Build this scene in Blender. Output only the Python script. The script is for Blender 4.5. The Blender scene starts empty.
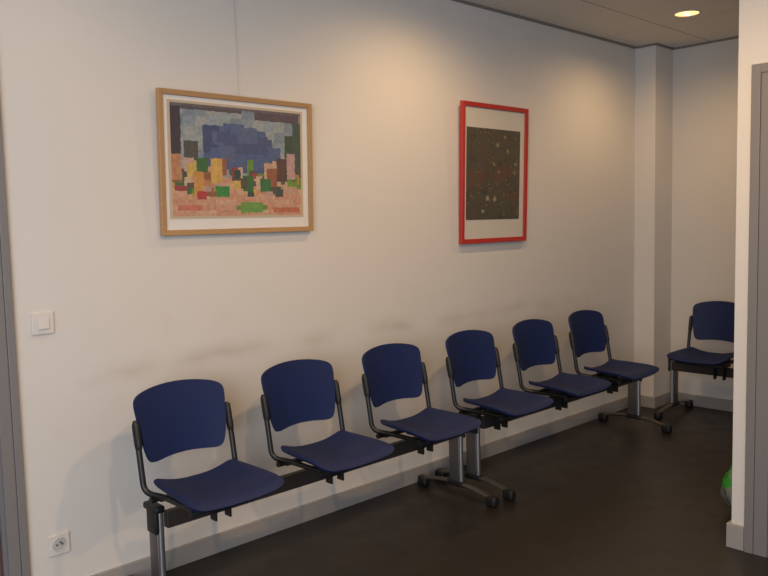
import bpy, bmesh, math, random
from mathutils import Vector, Matrix
from math import sin, cos, pi, radians
random.seed(4)
S = bpy.context.scene
COL = S.collection

# ------------------------------------------------------------------ camera
CAM = Vector((0.0, -2.8165, 1.3719))
YAW, PITCH, ROLL, FPX = 0.7603, 0.0858, -0.0234, 785.4
fw = Vector((sin(YAW)*cos(PITCH), cos(YAW)*cos(PITCH), -sin(PITCH)))
rt = Vector((cos(YAW), -sin(YAW), 0)); up = rt.cross(fw)
R_ = cos(ROLL)*rt + sin(ROLL)*up
U_ = -sin(ROLL)*rt + cos(ROLL)*up
cd = bpy.data.cameras.new('camera'); cam = bpy.data.objects.new('camera', cd); COL.objects.link(cam)
M = Matrix((R_, U_, -fw)).transposed().to_4x4(); M.translation = CAM
cam.matrix_world = M
cd.sensor_width = 36; cd.lens = FPX/768*36; cd.clip_start = 0.05
S.camera = cam

# ------------------------------------------------------------------ world, daylight, exposure
w = bpy.data.worlds.new('world'); S.world = w; w.use_nodes = True
w.node_tree.nodes['Background'].inputs[0].default_value = (0.78, 0.84, 1.0, 1)
w.node_tree.nodes['Background'].inputs[1].default_value = 0.21
S.view_settings.view_transform = 'Standard'; S.view_settings.look = 'None'
S.view_settings.gamma = 1; S.view_settings.exposure = 1.0
S.view_settings.use_curve_mapping = False

def area(name, loc, target, sx, sy, power, color):
    d = bpy.data.lights.new(name, 'AREA'); d.shape = 'RECTANGLE'; d.size = sx; d.size_y = sy
    d.energy = power; d.color = color
    o = bpy.data.objects.new(name, d); COL.objects.link(o); o.location = loc
    o.rotation_euler = (Vector(target)-Vector(loc)).to_track_quat('-Z', 'Y').to_euler()
    return o
PW = dict(W1=27, W2=30, L0=12, L1=14.5, L2=4.2, L3=25, L4=25)   # watts
ONLY = None
if not ONLY or ONLY == 'W1': area('added_daylight', (-2.2, -4.4, 1.5), (1.6, -0.2, 1.1), 2.4, 1.8, PW['W1'], (0.86, 0.92, 1.0))  # unseen area light, added for the cool daylight from behind left
if not ONLY or ONLY == 'W2': area('added_daylight', (-1.6, -2.9, 1.7), (0.8, 0.0, 1.5), 2.3, 2.1, PW['W2'], (0.86, 0.92, 1.0))  # second unseen area light, added to brighten the near part of the wall
WARM = (1.0, 0.65, 0.32)

# ------------------------------------------------------------------ helpers
def link(name, bm, mats, parent=None, smooth=None, loc=None):
    me = bpy.data.meshes.new(name)
    bmesh.ops.recalc_face_normals(bm, faces=bm.faces)
    bm.to_mesh(me); bm.free()
    for m in (mats if isinstance(mats, (list, tuple)) else [mats]): me.materials.append(m)
    if smooth is not None:
        me.polygons.foreach_set('use_smooth', [True]*len(me.polygons))
        me.set_sharp_from_angle(angle=radians(smooth))
    o = bpy.data.objects.new(name, me); COL.objects.link(o)
    if parent: o.parent = parent
    if loc: o.location = loc
    return o
def tag(o, label=None, cat=None, group=None, kind=None):
    for k, v in (('label', label), ('category', cat), ('group', group), ('kind', kind)):
        if v: o[k] = v
    return o
def empty(name, loc, rz=0):
    o = bpy.data.objects.new(name, None); COL.objects.link(o); o.location = loc; o.rotation_euler = (0, 0, rz)
    o.empty_display_size = .1
    return o
def box(bm, x0, x1, y0, y1, z0, z1, bev=0.0, seg=2, mi=0):
    r = bmesh.ops.create_cube(bm, size=1)
    vs = r['verts']
    for v in vs:
        v.co = Vector(((x0+x1)/2+v.co.x*(x1-x0), (y0+y1)/2+v.co.y*(y1-y0), (z0+z1)/2+v.co.z*(z1-z0)))
    fs = list({f for v in vs for f in v.link_faces})
    for f in fs: f.material_index = mi
    if bev:
        es = list({e for v in vs for e in v.link_edges})
        bmesh.ops.bevel(bm, geom=es, offset=bev, segments=seg, profile=.5, affect='EDGES', clamp_overlap=True)
    return bm
def tube(bm, pts, ra, rb=None, n=14, caps=True, side=None):
    """sweep an ellipse (ra sideways, rb upwards) along pts"""
    rb = rb or ra
    rings = []; P = [Vector(p) for p in pts]; prevn = None
    for i, p in enumerate(P):
        t = (P[min(i+1, len(P)-1)]-P[max(i-1, 0)]).normalized()
        if side is not None: a = Vector(side)
        elif prevn is None: a = Vector((1, 0, 0)) if abs(t.x) < .9 else Vector((0, 1, 0))
        else: a = prevn
        a = (a-t*a.dot(t)).normalized(); prevn = a; b = t.cross(a)
        rr = ra[i] if isinstance(ra, list) else ra
        r2 = rb[i] if isinstance(rb, list) else rb
        rings.append([bm.verts.new(p+a*rr*cos(2*pi*k/n)+b*r2*sin(2*pi*k/n)) for k in range(n)])
    for i in range(len(rings)-1):
        for k in range(n):
            bm.faces.new((rings[i][k], rings[i][(k+1) % n], rings[i+1][(k+1) % n], rings[i+1][k]))
    if caps:
        bm.faces.new(rings[0][::-1]); bm.faces.new(rings[-1])
    return bm
def smooth_path(pts, rad=.04, n=7):
    """round the corners of a polyline"""
    P = [Vector(p) for p in pts]; out = [P[0]]
    for i in range(1, len(P)-1):
        a = (P[i-1]-P[i]); b = (P[i+1]-P[i]); r = min(rad, a.length*.45, b.length*.45)
        s = P[i]+a.normalized()*r; e = P[i]+b.normalized()*r
        for k in range(n+1):
            t = k/n; out.append(s*(1-t)**2+P[i]*2*t*(1-t)+e*t*t)
    out.append(P[-1]); return out
def lathe(bm, prof, c=(0, 0, 0), n=40, mi=0):
    rings = []
    for r, z in prof:
        if r < 1e-6: rings.append([bm.verts.new((c[0], c[1], c[2]+z))])
        else: rings.append([bm.verts.new((c[0]+r*cos(2*pi*k/n), c[1]+r*sin(2*pi*k/n), c[2]+z)) for k in range(n)])
    for a, b in zip(rings, rings[1:]):
        for k in range(n):
            q = [a[k % len(a)], a[(k+1) % len(a)], b[(k+1) % len(b)], b[k % len(b)]]
            q = list(dict.fromkeys(q))
            if len(q) > 2: bm.faces.new(q).material_index = mi
    return bm

# ------------------------------------------------------------------ materials
def mat(name, col, rough=.5, metal=0, spec=.5, coat=0, coat_rough=.1):
    m = bpy.data.materials.new(name); m.use_nodes = True
    b = m.node_tree.nodes['Principled BSDF']
    b.inputs['Base Color'].default_value = (*col, 1); b.inputs['Roughness'].default_value = rough
    b.inputs['Metallic'].default_value = metal; b.inputs['Specular IOR Level'].default_value = spec
    b.inputs['Coat Weight'].default_value = coat; b.inputs['Coat Roughness'].default_value = coat_rough
    return m
class NT:
    def __init__(s, m): s.t = m.node_tree; s.b = s.t.nodes['Principled BSDF']
    def n(s, typ, **kw):
        o = s.t.nodes.new(typ)
        for k, v in kw.items(): setattr(o, k, v)
        return o
    def l(s, a, b): s.t.links.new(a, b)
    def coord(s): return s.n('ShaderNodeTexCoord').outputs['Object']
    def noise(s, scale, detail=3, vec=None, rough=.5):
        o = s.n('ShaderNodeTexNoise'); o.inputs['Scale'].default_value = scale; o.inputs['Detail'].default_value = detail
        o.inputs['Roughness'].default_value = rough
        s.l(vec if vec else s.coord(), o.inputs['Vector']); return o.outputs['Fac']
    def ramp(s, fac, stops):
        o = s.n('ShaderNodeValToRGB'); e = o.color_ramp.elements
        while len(e) < len(stops): e.new(.5)
        for x, (p, c) in zip(e, stops):
            x.position = p; x.color = (*c, 1) if len(c) == 3 else c
        s.l(fac, o.inputs[0]); return o.outputs[0]
    def math(s, op, a, b=None, c=None, clamp=False):
        o = s.n('ShaderNodeMath', operation=op, use_clamp=clamp)
        for i, x in enumerate((a, b, c)):
            if x is None: continue
            if isinstance(x, (int, float)): o.inputs[i].default_value = x
            else: s.l(x, o.inputs[i])
        return o.outputs[0]
    def mix(s, fac, a, b):
        o = s.n('ShaderNodeMix', data_type='RGBA')
        for i, x in ((0, fac), (6, a), (7, b)):
            if isinstance(x, (int, float)): o.inputs[i].default_value = x
            elif isinstance(x, tuple): o.inputs[i].default_value = (*x, 1)
            else: s.l(x, o.inputs[i])
        return o.outputs[2]
    def bump(s, h, strength, dist=.01):
        o = s.n('ShaderNodeBump'); o.inputs['Strength'].default_value = strength; o.inputs['Distance'].default_value = dist
        s.l(h, o.inputs['Height']); s.l(o.outputs[0], s.b.inputs['Normal'])
    def xyz(s):
        o = s.n('ShaderNodeSeparateXYZ'); s.l(s.coord(), o.inputs[0]); return o.outputs

# painted walls
WALL = (0.66, 0.625, 0.585)
M_wall = mat('wall_paint', WALL, .62, spec=.3); t = NT(M_wall)
t.l(t.mix(t.noise(2.2, 4), (0.645, 0.61, 0.57), (0.675, 0.64, 0.60)), t.b.inputs['Base Color'])
t.bump(t.noise(260, 2), .12, .002)
# main wall carries rub marks left by the seat backs
M_wallm = mat('wall_paint_scuffed', WALL, .6, spec=.3); t = NT(M_wallm)
x, y, z = t.xyz()
base = t.mix(t.noise(2.2, 4), (0.645, 0.61, 0.57), (0.675, 0.64, 0.60))
wob = t.math('MULTIPLY', t.math('SUBTRACT', t.noise(3.1, 2), .5), .10)
zz = t.math('ADD', z, wob)
band = t.math('SUBTRACT', 1, t.math('MULTIPLY', t.math('ABSOLUTE', t.math('SUBTRACT', zz, .835)), 14), clamp=True)
band = t.math('POWER', band, 1.5)
patch = t.ramp(t.noise(2.6, 3), [(.38, (0, 0, 0)), (.62, (1, 1, 1))])
xr = t.math('MULTIPLY', t.math('GREATER_THAN', x, 1.12), t.math('LESS_THAN', x, 4.55))
f1 = t.math('MULTIPLY', t.math('MULTIPLY', t.math('MULTIPLY', band, patch), xr), .42)
c1 = t.mix(f1, base, (0.36, 0.29, 0.21))
# small yellowish blotches
bl = t.ramp(t.noise(5.5, 2), [(.66, (0, 0, 0)), (.76, (1, 1, 1))])
zb = t.math('MULTIPLY', t.math('LESS_THAN', z, 1.15), t.math('GREATER_THAN', x, 1.0))
c2 = t.mix(t.math('MULTIPLY', t.math('MULTIPLY', bl, zb), .16), c1, (0.58, 0.46, 0.27))
t.l(c2, t.b.inputs['Base Color'])
t.bump(t.noise(260, 2), .12, .002)

M_ceil = mat('ceiling_tile', (.42, .38, .33), .9, spec=.15); t = NT(M_ceil)
x, y, z = t.xyz()
def seam(v, off, size, wd):
    a = t.math('ABSOLUTE', t.math('SUBTRACT', t.math('FRACT', t.math('DIVIDE', t.math('ADD', v, off), size)), .5))
    return t.math('GREATER_THAN', a, .5-wd/size)
sm = t.math('MAXIMUM', seam(y, .42, .6, .004), seam(x, .1, 1.2, .0015))
sp = t.ramp(t.noise(90, 3), [(.35, (.70, .655, .59)), (.6, (.77, .72, .65))])
t.l(t.mix(sm, sp, (.36, .32, .28)), t.b.inputs['Base Color'])
t.bump(t.math('SUBTRACT', t.noise(120, 3), t.math('MULTIPLY', sm, 2)), .3, .003)

M_floor = mat('vinyl_floor', (.05, .042, .038), .38, spec=.4); t = NT(M_floor)
x, y, z = t.xyz()
chips = t.ramp(t.noise(70, 4, rough=.7), [(.3, (.017, .0135, .0115)), (.7, (.031, .024, .020))])
cl = t.mix(t.noise(1.4, 3), (1, 1, 1), (.8, .78, .78))
mm = t.n('ShaderNodeMix', data_type='RGBA', blend_type='MULTIPLY'); mm.inputs[0].default_value = 1
t.l(chips, mm.inputs[6]); t.l(cl, mm.inputs[7])
fs = t.math('MAXIMUM', seam(x, .3, .61, .0012), seam(y, .17, .61, .0012))
t.l(t.mix(t.math('MULTIPLY', fs, .5), mm.outputs[2], (.02, .017, .015)), t.b.inputs['Base Color'])
t.l(t.math('ADD', .30, t.math('MULTIPLY', t.noise(9, 4), .22)), t.b.inputs['Roughness'])
t.bump(t.noise(70, 4), .12, .002)

M_base = mat('skirting_grey', (.32, .295, .275), .5)
M_trim = mat('ceiling_trim', (.20, .185, .17), .5)
M_frameg = mat('door_frame_grey', (.20, .187, .185), .45)
M_frame2 = mat('door_leaf_grey', (.20, .187, .18), .45)
M_leaf = mat('door_leaf_brown', (.17, .08, .065), .45)
M_blue = mat('blue_plastic', (.020, .026, .135), .6, spec=.25); t = NT(M_blue)
t.l(t.mix(t.noise(6, 3), (.0075, .016, .068), (.0105, .020, .084)), t.b.inputs['Base Color'])
t.bump(t.noise(420, 2), .12, .001)
M_black = mat('black_painted_steel', (.009, .0085, .008), .4)
M_plast = mat('black_plastic', (.008, .0075, .007), .55)
M_beam = mat('beam_painted_steel', (.034, .027, .023), .45)
M_chrome = mat('brushed_steel', (.45, .44, .44), .32, metal=.9)
M_web = mat('grey_leg_steel', (.13, .12, .115), .4, metal=.5)
M_foot = mat('foot_steel', (.10, .09, .08), .36, metal=.55)
M_oak = mat('oak_frame', (.40, .235, .105), .45); t = NT(M_oak)
mp = t.n('ShaderNodeMapping'); mp.inputs['Scale'].default_value = (3, 30, 30); t.l(t.coord(), mp.inputs[0])
t.l(t.mix(t.noise(4, 4, mp.outputs[0]), (.34, .19, .08), (.47, .28, .13)), t.b.inputs['Base Color'])
M_red = mat('red_frame', (.43, .028, .022), .38)
M_mount = mat('picture_mount', (.70, .665, .63), .75, coat=.35, coat_rough=.06)
M_mount2 = mat('picture_mount_cream', (.58, .54, .47), .75, coat=.35, coat_rough=.06)
M_white = mat('white_switch_plastic', (.66, .62, .58), .4)
M_hole = mat('socket_hole', (.03, .03, .03), .6)
M_wire = mat('nylon_line', (.42, .40, .38), .4)
M_ring = mat('lamp_ring', (.62, .58, .52), .35)

# ------------------------------------------------------------------ the room
ZC = 2.532; XF = 5.40; XC = 5.1475; DC = .151
XP0, XP1, YP = 3.174, 3.29, -1.517      # partition near the camera
def struct(name, bm, m, parent=None, smooth=None):
    o = link(name, bm, m, parent, smooth)
    if not parent: o['kind'] = 'structure'
    return o
b = bmesh.new(); box(b, -3.2, XF+.1, -5.2, .1, -.08, 0); struct('floor', b, M_floor)
b = bmesh.new(); box(b, -3.2, XF+.1, -5.2, .1, ZC, ZC+.06); struct('ceiling', b, M_ceil)
# main wall with the left doorway cut out
DX = .920
b = bmesh.new()
box(b, DX-.02, XF+.1, 0, .1, 0, ZC)
box(b, -.06, DX-.02, 0, .1, 2.12, ZC)
box(b, -3.2, -.06, 0, .1, 0, ZC)
struct('wall_back', b, M_wallm)
b = bmesh.new(); box(b, XF, XF+.1, -5.2, 0, 0, ZC); struct('wall_right', b, M_wall)
b = bmesh.new(); box(b, XC, XF, -DC, 0, 0, ZC); struct('wall_corner', b, M_wall)
# partition with a doorway
DYa, DYb = -1.573, -2.56
b = bmesh.new()
box(b, XP0, XP1, DYa, YP, 0, ZC)
box(b, XP0, XP1, DYb, DYa, 1.935, ZC)
box(b, XP0, XP1, -5.2, DYb, 0, ZC)
struct('wall_partition', b, M_wall)
# skirting
def skirt(name, boxes):
    b = bmesh.new()
    for a in boxes: box(b, *a, 0, .081, bev=.0025)
    struct(name, b, M_base)
skirt('baseboard_back', [(DX+.004, XC-.001, -.012, 0)])
skirt('baseboard_corner', [(XC-.012, XC, -DC-.012, -.013), (XC+.001, XF-.013, -DC-.012, -DC)])
skirt('baseboard_right', [(XF-.012, XF, -5.1, -DC-.002)])
b = bmesh.new(); box(b, XP0-.014, XP1+.014, DYa+.002, YP+.016, 0, .101, bev=.003); struct('baseboard_partition', b, M_base)
# shadow-gap angle along the ceiling
b = bmesh.new()
box(b, -3.0, XC-.014, -.014, 0, ZC-.012, ZC); struct('trim_1', b, M_trim)
b = bmesh.new(); box(b, XC-.013, XC, -DC-.013, -.015, ZC-.012, ZC)
box(b, XC+.001, XF-.014, -DC-.013, -DC, ZC-.012, ZC); struct('trim_2', b, M_trim)
b = bmesh.new(); box(b, XF-.013, XF, -5.1, -DC-.001, ZC-.012, ZC); struct('trim_3', b, M_trim)
# doors
def door(name, origin, ux, width, height, cas, depth, leafm):
    """casing + leaf; ux = direction of the width, normal = room side"""
    e = empty(name, origin, math.atan2(ux[1], ux[0])); e['kind'] = 'structure'
    b = bmesh.new()
    g = cas*.40       # outer flat, fine groove, inner flat
    box(b, 0, g, -.016, .09, 0, height, bev=.002); box(b, g+.001, cas, -.013, .09, 0, height-g, bev=.002)
    box(b, width-g, width, -.016, .09, 0, height, bev=.002); box(b, width-cas, width-g-.001, -.013, .09, 0, height-g, bev=.002)
    box(b, g, width-g, -.0158, .09, height-g, height, bev=.002); box(b, cas, width-cas, -.013, .09, height-cas, height-g-.001, bev=.002)
    # inner rebate
    box(b, cas, cas+.012, .0, .09, 0, height-cas-.012); box(b, width-cas-.012, width-cas, .0, .09, 0, height-cas-.012)
    box(b, cas, width-cas, .0, .09, height-cas-.012, height-cas)
    link('door_frame', b, M_frameg, e)
    b = bmesh.new(); box(b, cas+.014, width-cas-.014, .018, .058, .006, height-cas-.014, bev=.002)
    l = link('door_leaf', b, leafm, e)
    hx = cas+.07
    b = bmesh.new(); box(b, hx-.02, hx+.02, .010, .0179, .93, 1.15, bev=.003)
    tube(b, smooth_path([(hx, .012, 1.06), (hx, -.035, 1.06), (hx+.12, -.035, 1.06)], .02), .009)
    link('door_handle', b, M_chrome, l, 40)
    return e
door('door_1', (DX-.98, 0, 0), (1, 0), .98, 2.12, .068, .09, M_leaf)
d2 = door('door_2', (XP0, DYa, 0), (0, -1), .98, 1.935, .088, .09, M_frame2)

# ------------------------------------------------------------------ linked seating
def sup(s, t_, n):
    r = max(abs(s), abs(t_))
    if r < 1e-9: return 0, 0
    a, c = s/r, t_/r
    k = (abs(a)**n+abs(c)**n)**(-1/n)
    # direction (a,c) lies on the unit square; pull it on to the superellipse
    return s*k, t_*k
def shell(f, n, N=22, th=.012, name='seat'):
    """closed thick sheet; f(u,v) -> point, normal direction supplied by numeric derivative"""
    bm = bmesh.new(); T = [[None]*(N+1) for _ in range(N+1)]; B = [[None]*(N+1) for _ in range(N+1)]
    for i in range(N+1):
        for j in range(N+1):
            s, q = -1+2*i/N, -1+2*j/N
            u, v = sup(s, q, n); e = 1e-3
            p = f(u, v); nn = (f(u+e, v)-f(u-e, v)).cross(f(u, v+e)-f(u, v-e)).normalized()
            edge = max(abs(s), abs(q)); 
            T[i][j] = bm.verts.new(p); B[i][j] = bm.verts.new(p-nn*th)
    for i in range(N):
        for j in range(N):
            bm.faces.new((T[i][j], T[i+1][j], T[i+1][j+1], T[i][j+1]))
            bm.faces.new((B[i][j], B[i][j+1], B[i+1][j+1], B[i+1][j]))
    loop = [(i, 0) for i in range(N)]+[(N, j) for j in range(N)]+[(i, N) for i in range(N, 0, -1)]+[(0, j) for j in range(N, 0, -1)]
    for k in range(len(loop)):
        a, c = loop[k], loop[(k+1) % len(loop)]
        bm.faces.new((T[a[0]][a[1]], B[a[0]][a[1]], B[c[0]][c[1]], T[c[0]][c[1]]))
    return bm

SW = .174         # half width of the seat
def seat_f(u, v):           # v=-1 rear, +1 front
    hw = SW*(1+.020*(1-v*v)+.055*v)-.002
    x = u*hw
    y = -.472-.152*v
    z = .458+.007*v+.026*abs(u)**2.2*max(0, (1-v)/2)**.8+.008*abs(u)**3
    z += .012*max(0, -v)**3*(1-abs(u))**.5 if abs(u) < 1 else 0
    if v > .45: z -= .010*((v-.45)/.55)**2
    if v > .9: z -= .010*((v-.9)/.1)**1.5
    if abs(u) > .9: z -= .007*((abs(u)-.9)/.1)**2
    z -= .006*cos(min(1, abs(u))*pi/2)
    return Vector((x, y, z))
def back_f(u, v):           # v=-1 bottom, +1 top
    hw = .171+.012*v-.014*max(0, -v)**2
    x = u*hw
    zb = .534+.010*(1-u*u); zt = .774+.027*(1-abs(u)**2.0)
    k = (v+1)/2; z = zb*(1-k)+zt*k
    y = -.292+.030*k+.040*(1-u*u)+.014*k*k
    return Vector((x, y, z))
def build_seat():
    bm = shell(seat_f, 14, N=26, th=.014)
    return bm
def build_back():
    return shell(back_f, 10, th=.012)
def frame_side(sx):
    """one side of the tubular frame, with its flattened sleeve"""
    X = sx*.187
    b = bmesh.new()
    tube(b, smooth_path([(X, -.262, .69), (X, -.305, .448), (X*.78, -.37, .438), (X*.74, -.56, .436)], .04), .0105)
    return b
def sleeve(sx):
    X = sx*.186
    b = bmesh.new()
    n = 8; P = []; A = []; B_ = []
    for k in range(n+1):
        q = k/n; zz = .586+(.696-.586)*q
        P.append((X, -.2805+(.0228)*q, zz)); e = (1-abs(2*q-1)**6)*.5+.5
        A.append(.0125*e); B_.append(.0165*e)
    tube(b, P, A, B_, side=(1, 0, 0))
    return b
def poly_x(b, pts, x0, x1):
    """extrude a YZ outline from x0 to x1"""
    A = [b.verts.new((x0, *p)) for p in pts]; B = [b.verts.new((x1, *p)) for p in pts]
    b.faces.new(A); b.faces.new(B[::-1])
    for k in range(len(pts)): b.faces.new((A[k], B[k], B[(k+1) % len(pts)], A[(k+1) % len(pts)]))
def clamp_mesh():
    """one hooked plate that grips the beam from the front"""
    b = bmesh.new()
    poly_x(b, [(-.300, .386), (-.300, .446), (-.405, .446), (-.405, .310), (-.368, .310), (-.368, .386)], -.0035, .0035)
    return b
def bridge_mesh(y0, y1):
    b = bmesh.new(); box(b, -.150, .150, y0, y1, .416, .432, bev=.002); return b
def knob_mesh():
    b = bmesh.new(); tube(b, [(.140, -.325, .423), (.176, -.325, .423)], .011)
    return b
PARTS = {}
def first(name, bm, m, parent, x, smooth=40):
    """mesh is made once and reused by the later seats"""
    key = name[0]
    if key in PARTS:
        bm.free(); o = PARTS[key].copy(); COL.objects.link(o); o.name = name[1]
    else:
        o = link(name[1], bm, m, None, smooth); PARTS[key] = o
    o.parent = parent; o.location = (x, 0, 0) if not isinstance(x, tuple) else x
    return o
def leg_post(dirx):
    b = bmesh.new()
    box(b, -.009, .009, -.318, -.250, .074, .378, bev=.004)
    return b
def leg_tube():
    b = bmesh.new(); tube(b, [(0, -.322, .070), (0, -.322, .380)], .0125, n=20); return b
def arch(yy):
    q = (yy+.285)/.245
    return .032+.036*(1-q*q)
def foot_mesh():
    b = bmesh.new(); n = 18
    P = [(0, -.060+(-.510+.060)*k/n, arch(-.060+(-.510+.060)*k/n)) for k in range(n+1)]
    tube(b, P, .017, .010, side=(1, 0, 0)); return b
def cap_mesh(s):
    b = bmesh.new()
    y0, y1 = (-.095, -.035) if s > 0 else (-.545, -.485)
    box(b, -.021, .021, y0, y1, .0005, .050, bev=.012, seg=3)
    return b
def collar_mesh():
    b = bmesh.new(); box(b, -.017, .017, -.342, -.242, .052, .080, bev=.005); return b
def topcap_mesh(d):
    b = bmesh.new()
    box(b, -.019+.006*d, .019+.006*d, -.342, -.242, .372, .398, bev=.009, seg=3)
    return b
def endplate_mesh(d):
    b = bmesh.new(); box(b, min(d*.010, d*.026), max(d*.010, d*.026), -.335, -.270, .296, .385, bev=.006, seg=3); return b
def bench(loc, rz, label, seats, posts, n=3, dz=0):
    e = empty('beam_bench', loc, rz)
    tag(e, label, 'waiting room seating', 'linked blue seats on steel beams')
    # beam with end plugs
    b = bmesh.new(); box(b, posts[0]+.011, posts[1]-.011, -.357, -.327, .318+dz*.6, .378+dz*.6, bev=.003)
    link('beam', b, M_beam, e)
    for i in range(n):
        x = seats+.5402*i+.170
        s = first(('seat', 'seat'), build_seat(), M_blue, e, (x, 0, dz))
        for cx in (.034, .094): first(('clamp', 'mounting_bracket'), clamp_mesh(), M_plast, s, (cx, 0, 0))
        first(('bridge', 'cross_bar'), bridge_mesh(-.352, -.330), M_plast, s, (0, 0, 0))
        first(('bridge', 'cross_bar'), bridge_mesh(-.352, -.330), M_plast, s, (0, -.21, 0))
        first(('knob', 'adjusting_knob'), knob_mesh(), M_plast, s, (0, 0, 0))
        first(('knob', 'adjusting_knob'), knob_mesh(), M_plast, s, (-.316, 0, 0))
        r = first(('back', 'backrest'), build_back(), M_blue, e, (x, 0, dz))
        for sx in (-1, 1):
            f = first(('tube%d' % sx, 'backrest_tube'), frame_side(sx), M_black, e, (x, 0, dz))
            first(('sleeve%d' % sx, 'sleeve'), sleeve(sx), M_plast, f, (0, 0, 0))
    for px, d in ((posts[0], -1), (posts[1], 1)):
        l = first(('post', 'leg'), leg_post(d), M_web, e, px)
        first(('ptube', 'front_tube'), leg_tube(), M_chrome, l, (0, 0, 0))
        first(('foot', 'foot_bar'), foot_mesh(), M_foot, l, (0, 0, 0))
        first(('capb', 'foot_cap'), cap_mesh(1), M_plast, l, (0, 0, 0))
        first(('capf', 'foot_cap'), cap_mesh(-1), M_plast, l, (0, 0, 0))
        first(('collar', 'collar'), collar_mesh(), M_plast, l, (0, 0, 0))
        first(('top%d' % d, 'top_cap'), topcap_mesh(d), M_plast, l, (0, 0, 0))
        first(('end%d' % d, 'beam_end_plug'), endplate_mesh(d), M_plast, l, (0, 0, 0))
    return e
bench((0, 0, 0), 0, 'blue three-seat beam bench nearest the camera, under the wood-framed picture', 1.2342, (1.262, 2.868))
bench((0, 0, 0), 0, 'blue three-seat beam bench on the long wall, its far end beside the corner pier', 2.871, (3.000, 4.617))
bench((XF, 0, 0), -pi/2, 'blue beam bench against the far wall, mostly hidden by the white partition', .440, (.322, 1.94), dz=-.014)

# ------------------------------------------------------------------ framed pictures
def rect_frame(bm, w_, h_, fwid, d0, d1):
    """mitred frame in local XZ plane, front at y=-d1 back at y=-d0"""
    def q(x, z, y): return bm.verts.new((x, y, z))
    O = [(0, 0), (w_, 0), (w_, h_), (0, h_)]; I = [(fwid, fwid), (w_-fwid, fwid), (w_-fwid, h_-fwid), (fwid, h_-fwid)]
    of = [q(*p, -d1) for p in O]; ob = [q(*p, -d0) for p in O]; i_f = [q(*p, -d1+.002) for p in I]; ib = [q(*p, -d0) for p in I]
    for k in range(4):
        j = (k+1) % 4
        bm.faces.new((of[k], of[j], i_f[j], i_f[k])); bm.faces.new((of[k], ob[k], ob[j], of[j]))
        bm.faces.new((i_f[k], i_f[j], ib[j], ib[k])); bm.faces.new((ob[k], ib[k], ib[j], ob[j]))
def picture(x0, x1, z0, z1, fwid, fm, mount, lm, label, tilt, wire_x, artbox, artfn):
    W_, H_ = x1-x0, z1-z0
    e = empty('framed_picture', (x0, -.004, z0)); e.rotation_euler = (tilt, 0, 0)
    tag(e, label, 'picture', None)
    b = bmesh.new(); rect_frame(b, W_, H_, fwid, 0, .022)
    bmesh.ops.bevel(b, geom=b.edges[:], offset=.0012, segments=1, affect='EDGES')
    link('frame', b, fm, e)
    b = bmesh.new(); box(b, fwid+.0005, W_-fwid-.0005, -.012, -.002, fwid+.0005, H_-fwid-.0005); link('mount', b, mount, e)
    artfn(e, artbox)
    # nylon line up to the ceiling
    if wire_x is None: return e
    b = bmesh.new(); L = ZC-.014-z0
    tube(b, [(wire_x, -.003, H_*.9), (wire_x, -.001, H_), (wire_x, (L)*sin(tilt)*.9-.002, L)], .0009, n=6)
    link('hanging_line', b, M_wire, e, 60)
    return e
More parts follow.
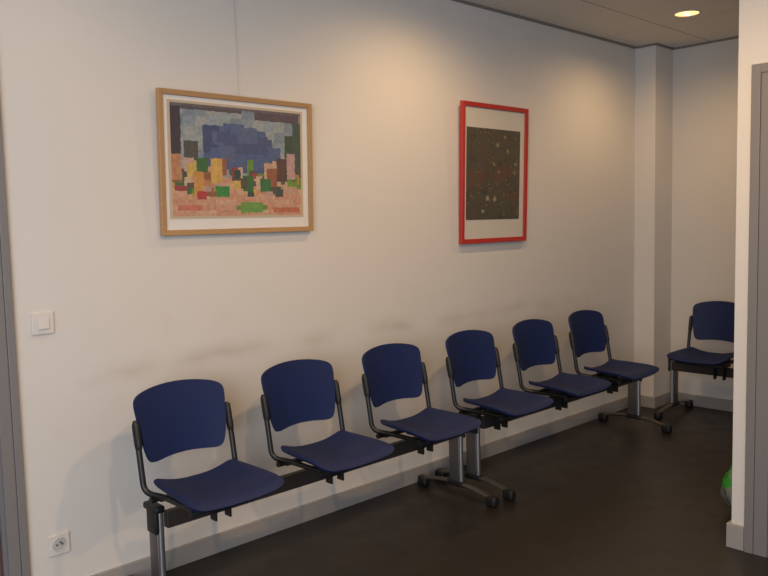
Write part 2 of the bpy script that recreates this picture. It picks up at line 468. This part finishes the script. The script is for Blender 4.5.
def art_blocks(e, bx):
    """generic patchwork of painted colour blocks"""
    x0, x1, z0, z1 = bx; rnd = random.Random(11)
    b = bmesh.new(); box(b, x0, x1, -.0135, -.0121, z0, z1); m = mat('print_paper', (.50, .40, .29), .8, coat=.35, coat_rough=.06)
    art = link('print', b, m, e)
    # cells
    NX, NZ = 58, 40
    grid = [[None]*NX for _ in range(NZ)]
    sky = [(.30, .36, .40), (.26, .32, .37), (.33, .37, .37), (.36, .38, .37), (.22, .27, .33)]
    blue = [(.075, .105, .22), (.09, .13, .27), (.06, .085, .19), (.11, .14, .26)]
    city = [(.55, .30, .07), (.52, .24, .10), (.10, .04, .07), (.05, .16, .05), (.16, .29, .05), (.045, .08, .07), (.33, .06, .06), (.55, .35, .24),
            (.60, .42, .30), (.10, .09, .07), (.30, .12, .07), (.62, .42, .12), (.56, .36, .30), (.50, .33, .30)]
    sand = [(.60, .33, .22), (.62, .38, .26), (.58, .30, .19)]
    for j in range(NZ):
        for i in range(NX):
            grid[j][i] = sand[(i//9+j//2) % 3]
            if j > 13: grid[j][i] = sky[(i//5*7+j//4*3) % 5]
    def patch(i0, i1, j0, j1, c):
        for j in range(max(0, j0), min(NZ, j1)):
            for i in range(max(0, i0), min(NX, i1)): grid[j][i] = c
    # stepped blue field in the middle (plain stacked blocks)
    for k in range(46):
        wv = rnd.randint(4, 9); hv = rnd.randint(3, 6)
        a = rnd.randint(13, 40); c_ = rnd.randint(16, 30)
        patch(a, a+wv, c_, c_+hv, rnd.choice(blue))
    patch(16, 46, 17, 25, blue[1]); patch(22, 42, 23, 30, blue[0]); patch(28, 37, 27, 33, blue[3]); patch(20, 27, 20, 26, blue[3])
    # dark uprights at both sides and along the top
    patch(0, 4, 22, 39, (.055, .04, .055)); patch(5, 11, 15, 27, (.085, .085, .075)); patch(50, 55, 22, 31, (.05, .085, .055)); patch(54, 58, 16, 36, (.06, .10, .08))
    patch(4, 30, 38, 40, (.10, .075, .095)); patch(36, 57, 36, 40, (.10, .075, .10)); patch(0, 58, 39, 40, (.14, .12, .13))
    # coloured blocks
    for k in range(95):
        wv = rnd.randint(3, 5); hv = rnd.randint(2, 6); a = rnd.randint(0, 56); c_ = rnd.randint(7, 15)
        patch(a, a+wv, c_, c_+hv, rnd.choice(city))
    patch(16, 21, 12, 21, (.64, .40, .11)); patch(9, 13, 8, 16, (.60, .30, .08)); patch(46, 51, 13, 22, (.11, .06, .055)); patch(51, 55, 14, 24, (.52, .34, .33)); patch(0, 4, 13, 22, (.50, .24, .12))
    patch(41, 46, 11, 18, (.32, .12, .06)); patch(10, 14, 6, 9, (.45, .05, .06)); patch(27, 41, 2, 4, (.14, .30, .07)); patch(29, 39, 1, 5, (.16, .34, .08))
    patch(2, 12, 2, 4, (.55, .18, .12)); patch(44, 57, 1, 3, (.50, .16, .10)); patch(18, 24, 7, 11, (.05, .26, .06)); patch(38, 43, 9, 14, (.05, .18, .06))
    bm = bmesh.new(); lay = bm.loops.layers.color.new('paint')
    mx, mz = .012, .010
    V = [[bm.verts.new((x0+mx+(x1-x0-2*mx)*i/NX+(rnd.uniform(-.0022, .0022) if 0 < i < NX else 0), -.0137, z0+mz+(z1-z0-2*mz)*j/NZ+(rnd.uniform(-.0022, .0022) if 0 < j < NZ else 0))) for i in range(NX+1)] for j in range(NZ+1)]
    for j in range(NZ):
        for i in range(NX):
            f = bm.faces.new((V[j][i], V[j][i+1], V[j+1][i+1], V[j+1][i])); c = grid[j][i]; q = rnd.uniform(.88, 1.10)
            for lp in f.loops: lp[lay] = (*[(v*q)**(1/2.2) for v in c], 1)
    # front skin is given a thin body so it is a real sheet
    r = bmesh.ops.extrude_face_region(bm, geom=bm.faces[:])
    for v in [g for g in r['geom'] if isinstance(g, bmesh.types.BMVert)]: v.co.y -= .0006
    m = mat('painted_blocks', (1, 1, 1), .7, coat=.35, coat_rough=.06); t = NT(m)
    a = t.n('ShaderNodeVertexColor', layer_name='paint')
    mm = t.n('ShaderNodeMix', data_type='RGBA', blend_type='MULTIPLY'); mm.inputs[0].default_value = 1
    t.l(a.outputs[0], mm.inputs[6]); t.l(t.mix(t.noise(60, 4), (.68, .68, .70), (1.0, .98, .95)), mm.inputs[7])
    t.l(mm.outputs[2], t.b.inputs['Base Color'])
    link('colour_blocks', bm, m, art)
def art_dark(e, bx):
    x0, x1, z0, z1 = bx; b = bmesh.new(); box(b, x0, x1, -.0135, -.0121, z0, z1)
    m = mat('dark_print', (.06, .055, .04), .7, coat=.35, coat_rough=.06); t = NT(m)
    g = t.ramp(t.noise(16, 5, rough=.7), [(.3, (.030, .030, .028)), (.5, (.075, .062, .040)), (.62, (.050, .055, .046)), (.75, (.12, .08, .045))])
    r = t.ramp(t.noise(7, 3), [(.52, (0, 0, 0)), (.68, (.7, .7, .7))])
    c = t.mix(r, g, (.12, .045, .030))
    vo = t.n('ShaderNodeTexVoronoi'); vo.inputs['Scale'].default_value = 46; t.l(t.coord(), vo.inputs['Vector'])
    sp = t.math('MULTIPLY', t.math('LESS_THAN', vo.outputs['Distance'], .26), t.math('GREATER_THAN', t.noise(9, 2), .53))
    c = t.mix(t.math('MULTIPLY', sp, .6), c, (.24, .17, .07))
    wv = t.n('ShaderNodeTexNoise'); wv.inputs['Scale'].default_value = 40; t.l(t.coord(), wv.inputs['Vector'])
    va = t.n('ShaderNodeVectorMath', operation='MULTIPLY_ADD'); va.inputs[1].default_value = (.035, 0, .02); t.l(wv.outputs['Color'], va.inputs[0]); t.l(t.coord(), va.inputs[2])
    tot = None
    for fx, fz, r_ in [(.40, .24, .020), (.54, .225, .021), (.52, .61, .014), (.60, .53, .012), (.58, .83, .017), (.78, .76, .016), (.72, .92, .014), (.32, .09, .013), (.94, .62, .016), (.92, .53, .012)]:
        ds = t.n('ShaderNodeVectorMath', operation='DISTANCE'); t.l(va.outputs[0], ds.inputs[0])
        ds.inputs[1].default_value = (x0+(x1-x0)*fx+.01, -.0135, z0+(z1-z0)*fz+.01)
        q = t.math('SUBTRACT', 1, t.math('DIVIDE', ds.outputs['Value'], r_), clamp=True)
        if fz > .3: q = t.math('MULTIPLY', q, .55)
        tot = q if tot is None else t.math('MAXIMUM', tot, q)
    c = t.mix(t.math('MULTIPLY', tot, 1.5, clamp=True), c, (.34, .28, .15))
    t.l(c, t.b.inputs['Base Color'])
    p = link('print', b, m, e)
picture(1.482, 2.224, 1.333, 1.895, .020, M_oak, M_mount, 0, 'wide wood-framed picture of coloured blocks on a white mount', radians(1.6), .372, (.038, .692, .064, .524), art_blocks)
picture(3.243, 3.828, 1.234, 1.999, .025, M_red, M_mount2, 0, 'tall red-framed dark picture on a cream mount', radians(1.8), None, (.042, .518, .130, .632), art_dark)

# ------------------------------------------------------------------ switch and socket
e = empty('light_switch', (.9795, 0, 1.001)); tag(e, 'square white rocker light switch on the wall beside the left door frame', 'light switch')
b = bmesh.new(); box(b, 0, .076, -.009, 0, 0, .078, bev=.003); link('switch_plate', b, M_white, e)
b = bmesh.new(); box(b, .019, .057, -.013, -.009, .019, .058, bev=.0015)
for v in b.verts:
    if v.co.y < -.011 and v.co.z < .04: v.co.y -= .003
r = link('rocker', b, M_white, e)
e = empty('wall_socket', (.991, 0, .198)); tag(e, 'square white power socket low on the wall near the skirting', 'power socket')
b = bmesh.new(); box(b, 0, .074, -.008, 0, 0, .076, bev=.003); pl = link('socket_plate', b, M_white, e)
b = bmesh.new(); lathe(b, [(.0, .0005), (.0215, .0005), (.0235, .003), (.025, 0)], n=32)
for v in b.verts: v.co = Vector((.037+v.co.x, -.0082-v.co.z, .038+v.co.y))
link('socket_ring', b, mat('socket_well', (.50, .47, .44), .45), e, 40)
for dx in (-.0095, .0095):
    b = bmesh.new(); tube(b, [(.037+dx, -.0085, .038), (.037+dx, -.0094, .038)], .0036, n=12); link('socket_hole', b, M_hole, e)
b = bmesh.new(); tube(b, [(.037, -.0088, .048), (.037, -.0180, .048)], .0028, n=12); link('earth_pin', b, M_chrome, e, 40)

# ------------------------------------------------------------------ recessed ceiling lamps
M_lens = bpy.data.materials.new('lamp_glow'); M_lens.use_nodes = True
t = NT(M_lens); t.b.inputs['Base Color'].default_value = (1, .8, .5, 1)
t.b.inputs['Emission Color'].default_value = (1, .60, .17, 1); t.b.inputs['Emission Strength'].default_value = 1.25
M_bulb = bpy.data.materials.new('bulb_glow'); M_bulb.use_nodes = True
t = NT(M_bulb); t.b.inputs['Emission Color'].default_value = (1, .86, .62, 1); t.b.inputs['Emission Strength'].default_value = 2.5
def downlight(x, y, label, power, spread=172, blend=.75, key=''):
    if ONLY: M_lens.node_tree.nodes['Principled BSDF'].inputs['Emission Strength'].default_value = 0; M_bulb.node_tree.nodes['Principled BSDF'].inputs['Emission Strength'].default_value = 0
    e = empty('ceiling_downlight', (x, y, ZC)); tag(e, label, 'ceiling lamp', 'recessed ceiling lamps')
    b = bmesh.new(); lathe(b, [(.066, -.001), (.068, -.006), (.080, -.005), (.084, -.0005), (.066, -.0005)], n=48); link('trim_ring', b, M_ring, e, 50)
    b = bmesh.new(); lathe(b, [(.0655, -.0012), (.050, -.004), (0, -.006)], n=48); link('lamp_lens', b, M_lens, e, 60)
    b = bmesh.new(); tube(b, [(-.024, .0, -.007), (.024, 0, -.007)], .005, n=12); link('bulb', b, M_bulb, e, 60)
    if ONLY and ONLY != key: return e
    d = bpy.data.lights.new('lamp_light', 'SPOT'); d.energy = power; d.color = WARM; d.spot_size = radians(spread); d.spot_blend = blend; d.shadow_soft_size = .035
    l = bpy.data.objects.new('lamp_light', d); COL.objects.link(l); l.parent = e; l.location = (0, 0, -.03)
    return e
downlight(4.530, -.663, 'round glowing recessed lamp in the ceiling near the far corner', PW['L0'], key='L0')
downlight(2.83, -.663, 'recessed ceiling lamp above the gap between the two pictures', PW['L1'], key='L1')
downlight(1.05, -.663, 'recessed ceiling lamp above the first blue seat, outside the view', PW['L2'], key='L2')
downlight(1.05, -2.30, 'unseen recessed lamp added above the open floor beside the camera', PW['L3'], key='L3')  # lamp out of view, added to lift the wall brightness
downlight(2.2, -1.75, 'unseen recessed lamp added above the open floor before the partition', PW['L4'], key='L4')  # another added lamp out of view, lights the walls around the partition

# ------------------------------------------------------------------ plastic bag behind the partition
def bag():
    rnd = random.Random(3); bm = bmesh.new()
    bmesh.ops.create_icosphere(bm, subdivisions=4, radius=1)
    from mathutils import noise
    for v in bm.verts:
        p = v.co.copy(); n = noise.noise(p*2.3+Vector((3, 1, 2)))*.22+noise.noise(p*6)*.10+abs(noise.noise(p*11))*.06
        r = 1+n
        k = (p.z+1)/2
        wd = .115*(1-.62*max(0, k-.30)/.70)
        v.co = Vector((p.x*wd*r, p.y*wd*r, .004+.150*(p.z*(1+.4*n)+1)))
        v.co.z = max(.002, v.co.z)
    m = mat('thin_plastic', (.45, .48, .45), .25, spec=.6); t = NT(m)
    f = t.ramp(t.noise(11, 1), [(.47, (0, 0, 0)), (.50, (1, 1, 1))])
    t.l(t.mix(f, (.15, .16, .14), (.03, .26, .02)), t.b.inputs['Base Color'])
    t.b.inputs['Transmission Weight'].default_value = .0
    e = link('plastic_bag', bm, m, None, 50); e.location = (3.56, -1.425, 0)
    tag(e, 'crumpled green and grey plastic bag on the floor behind the partition end', 'bag')
bag()
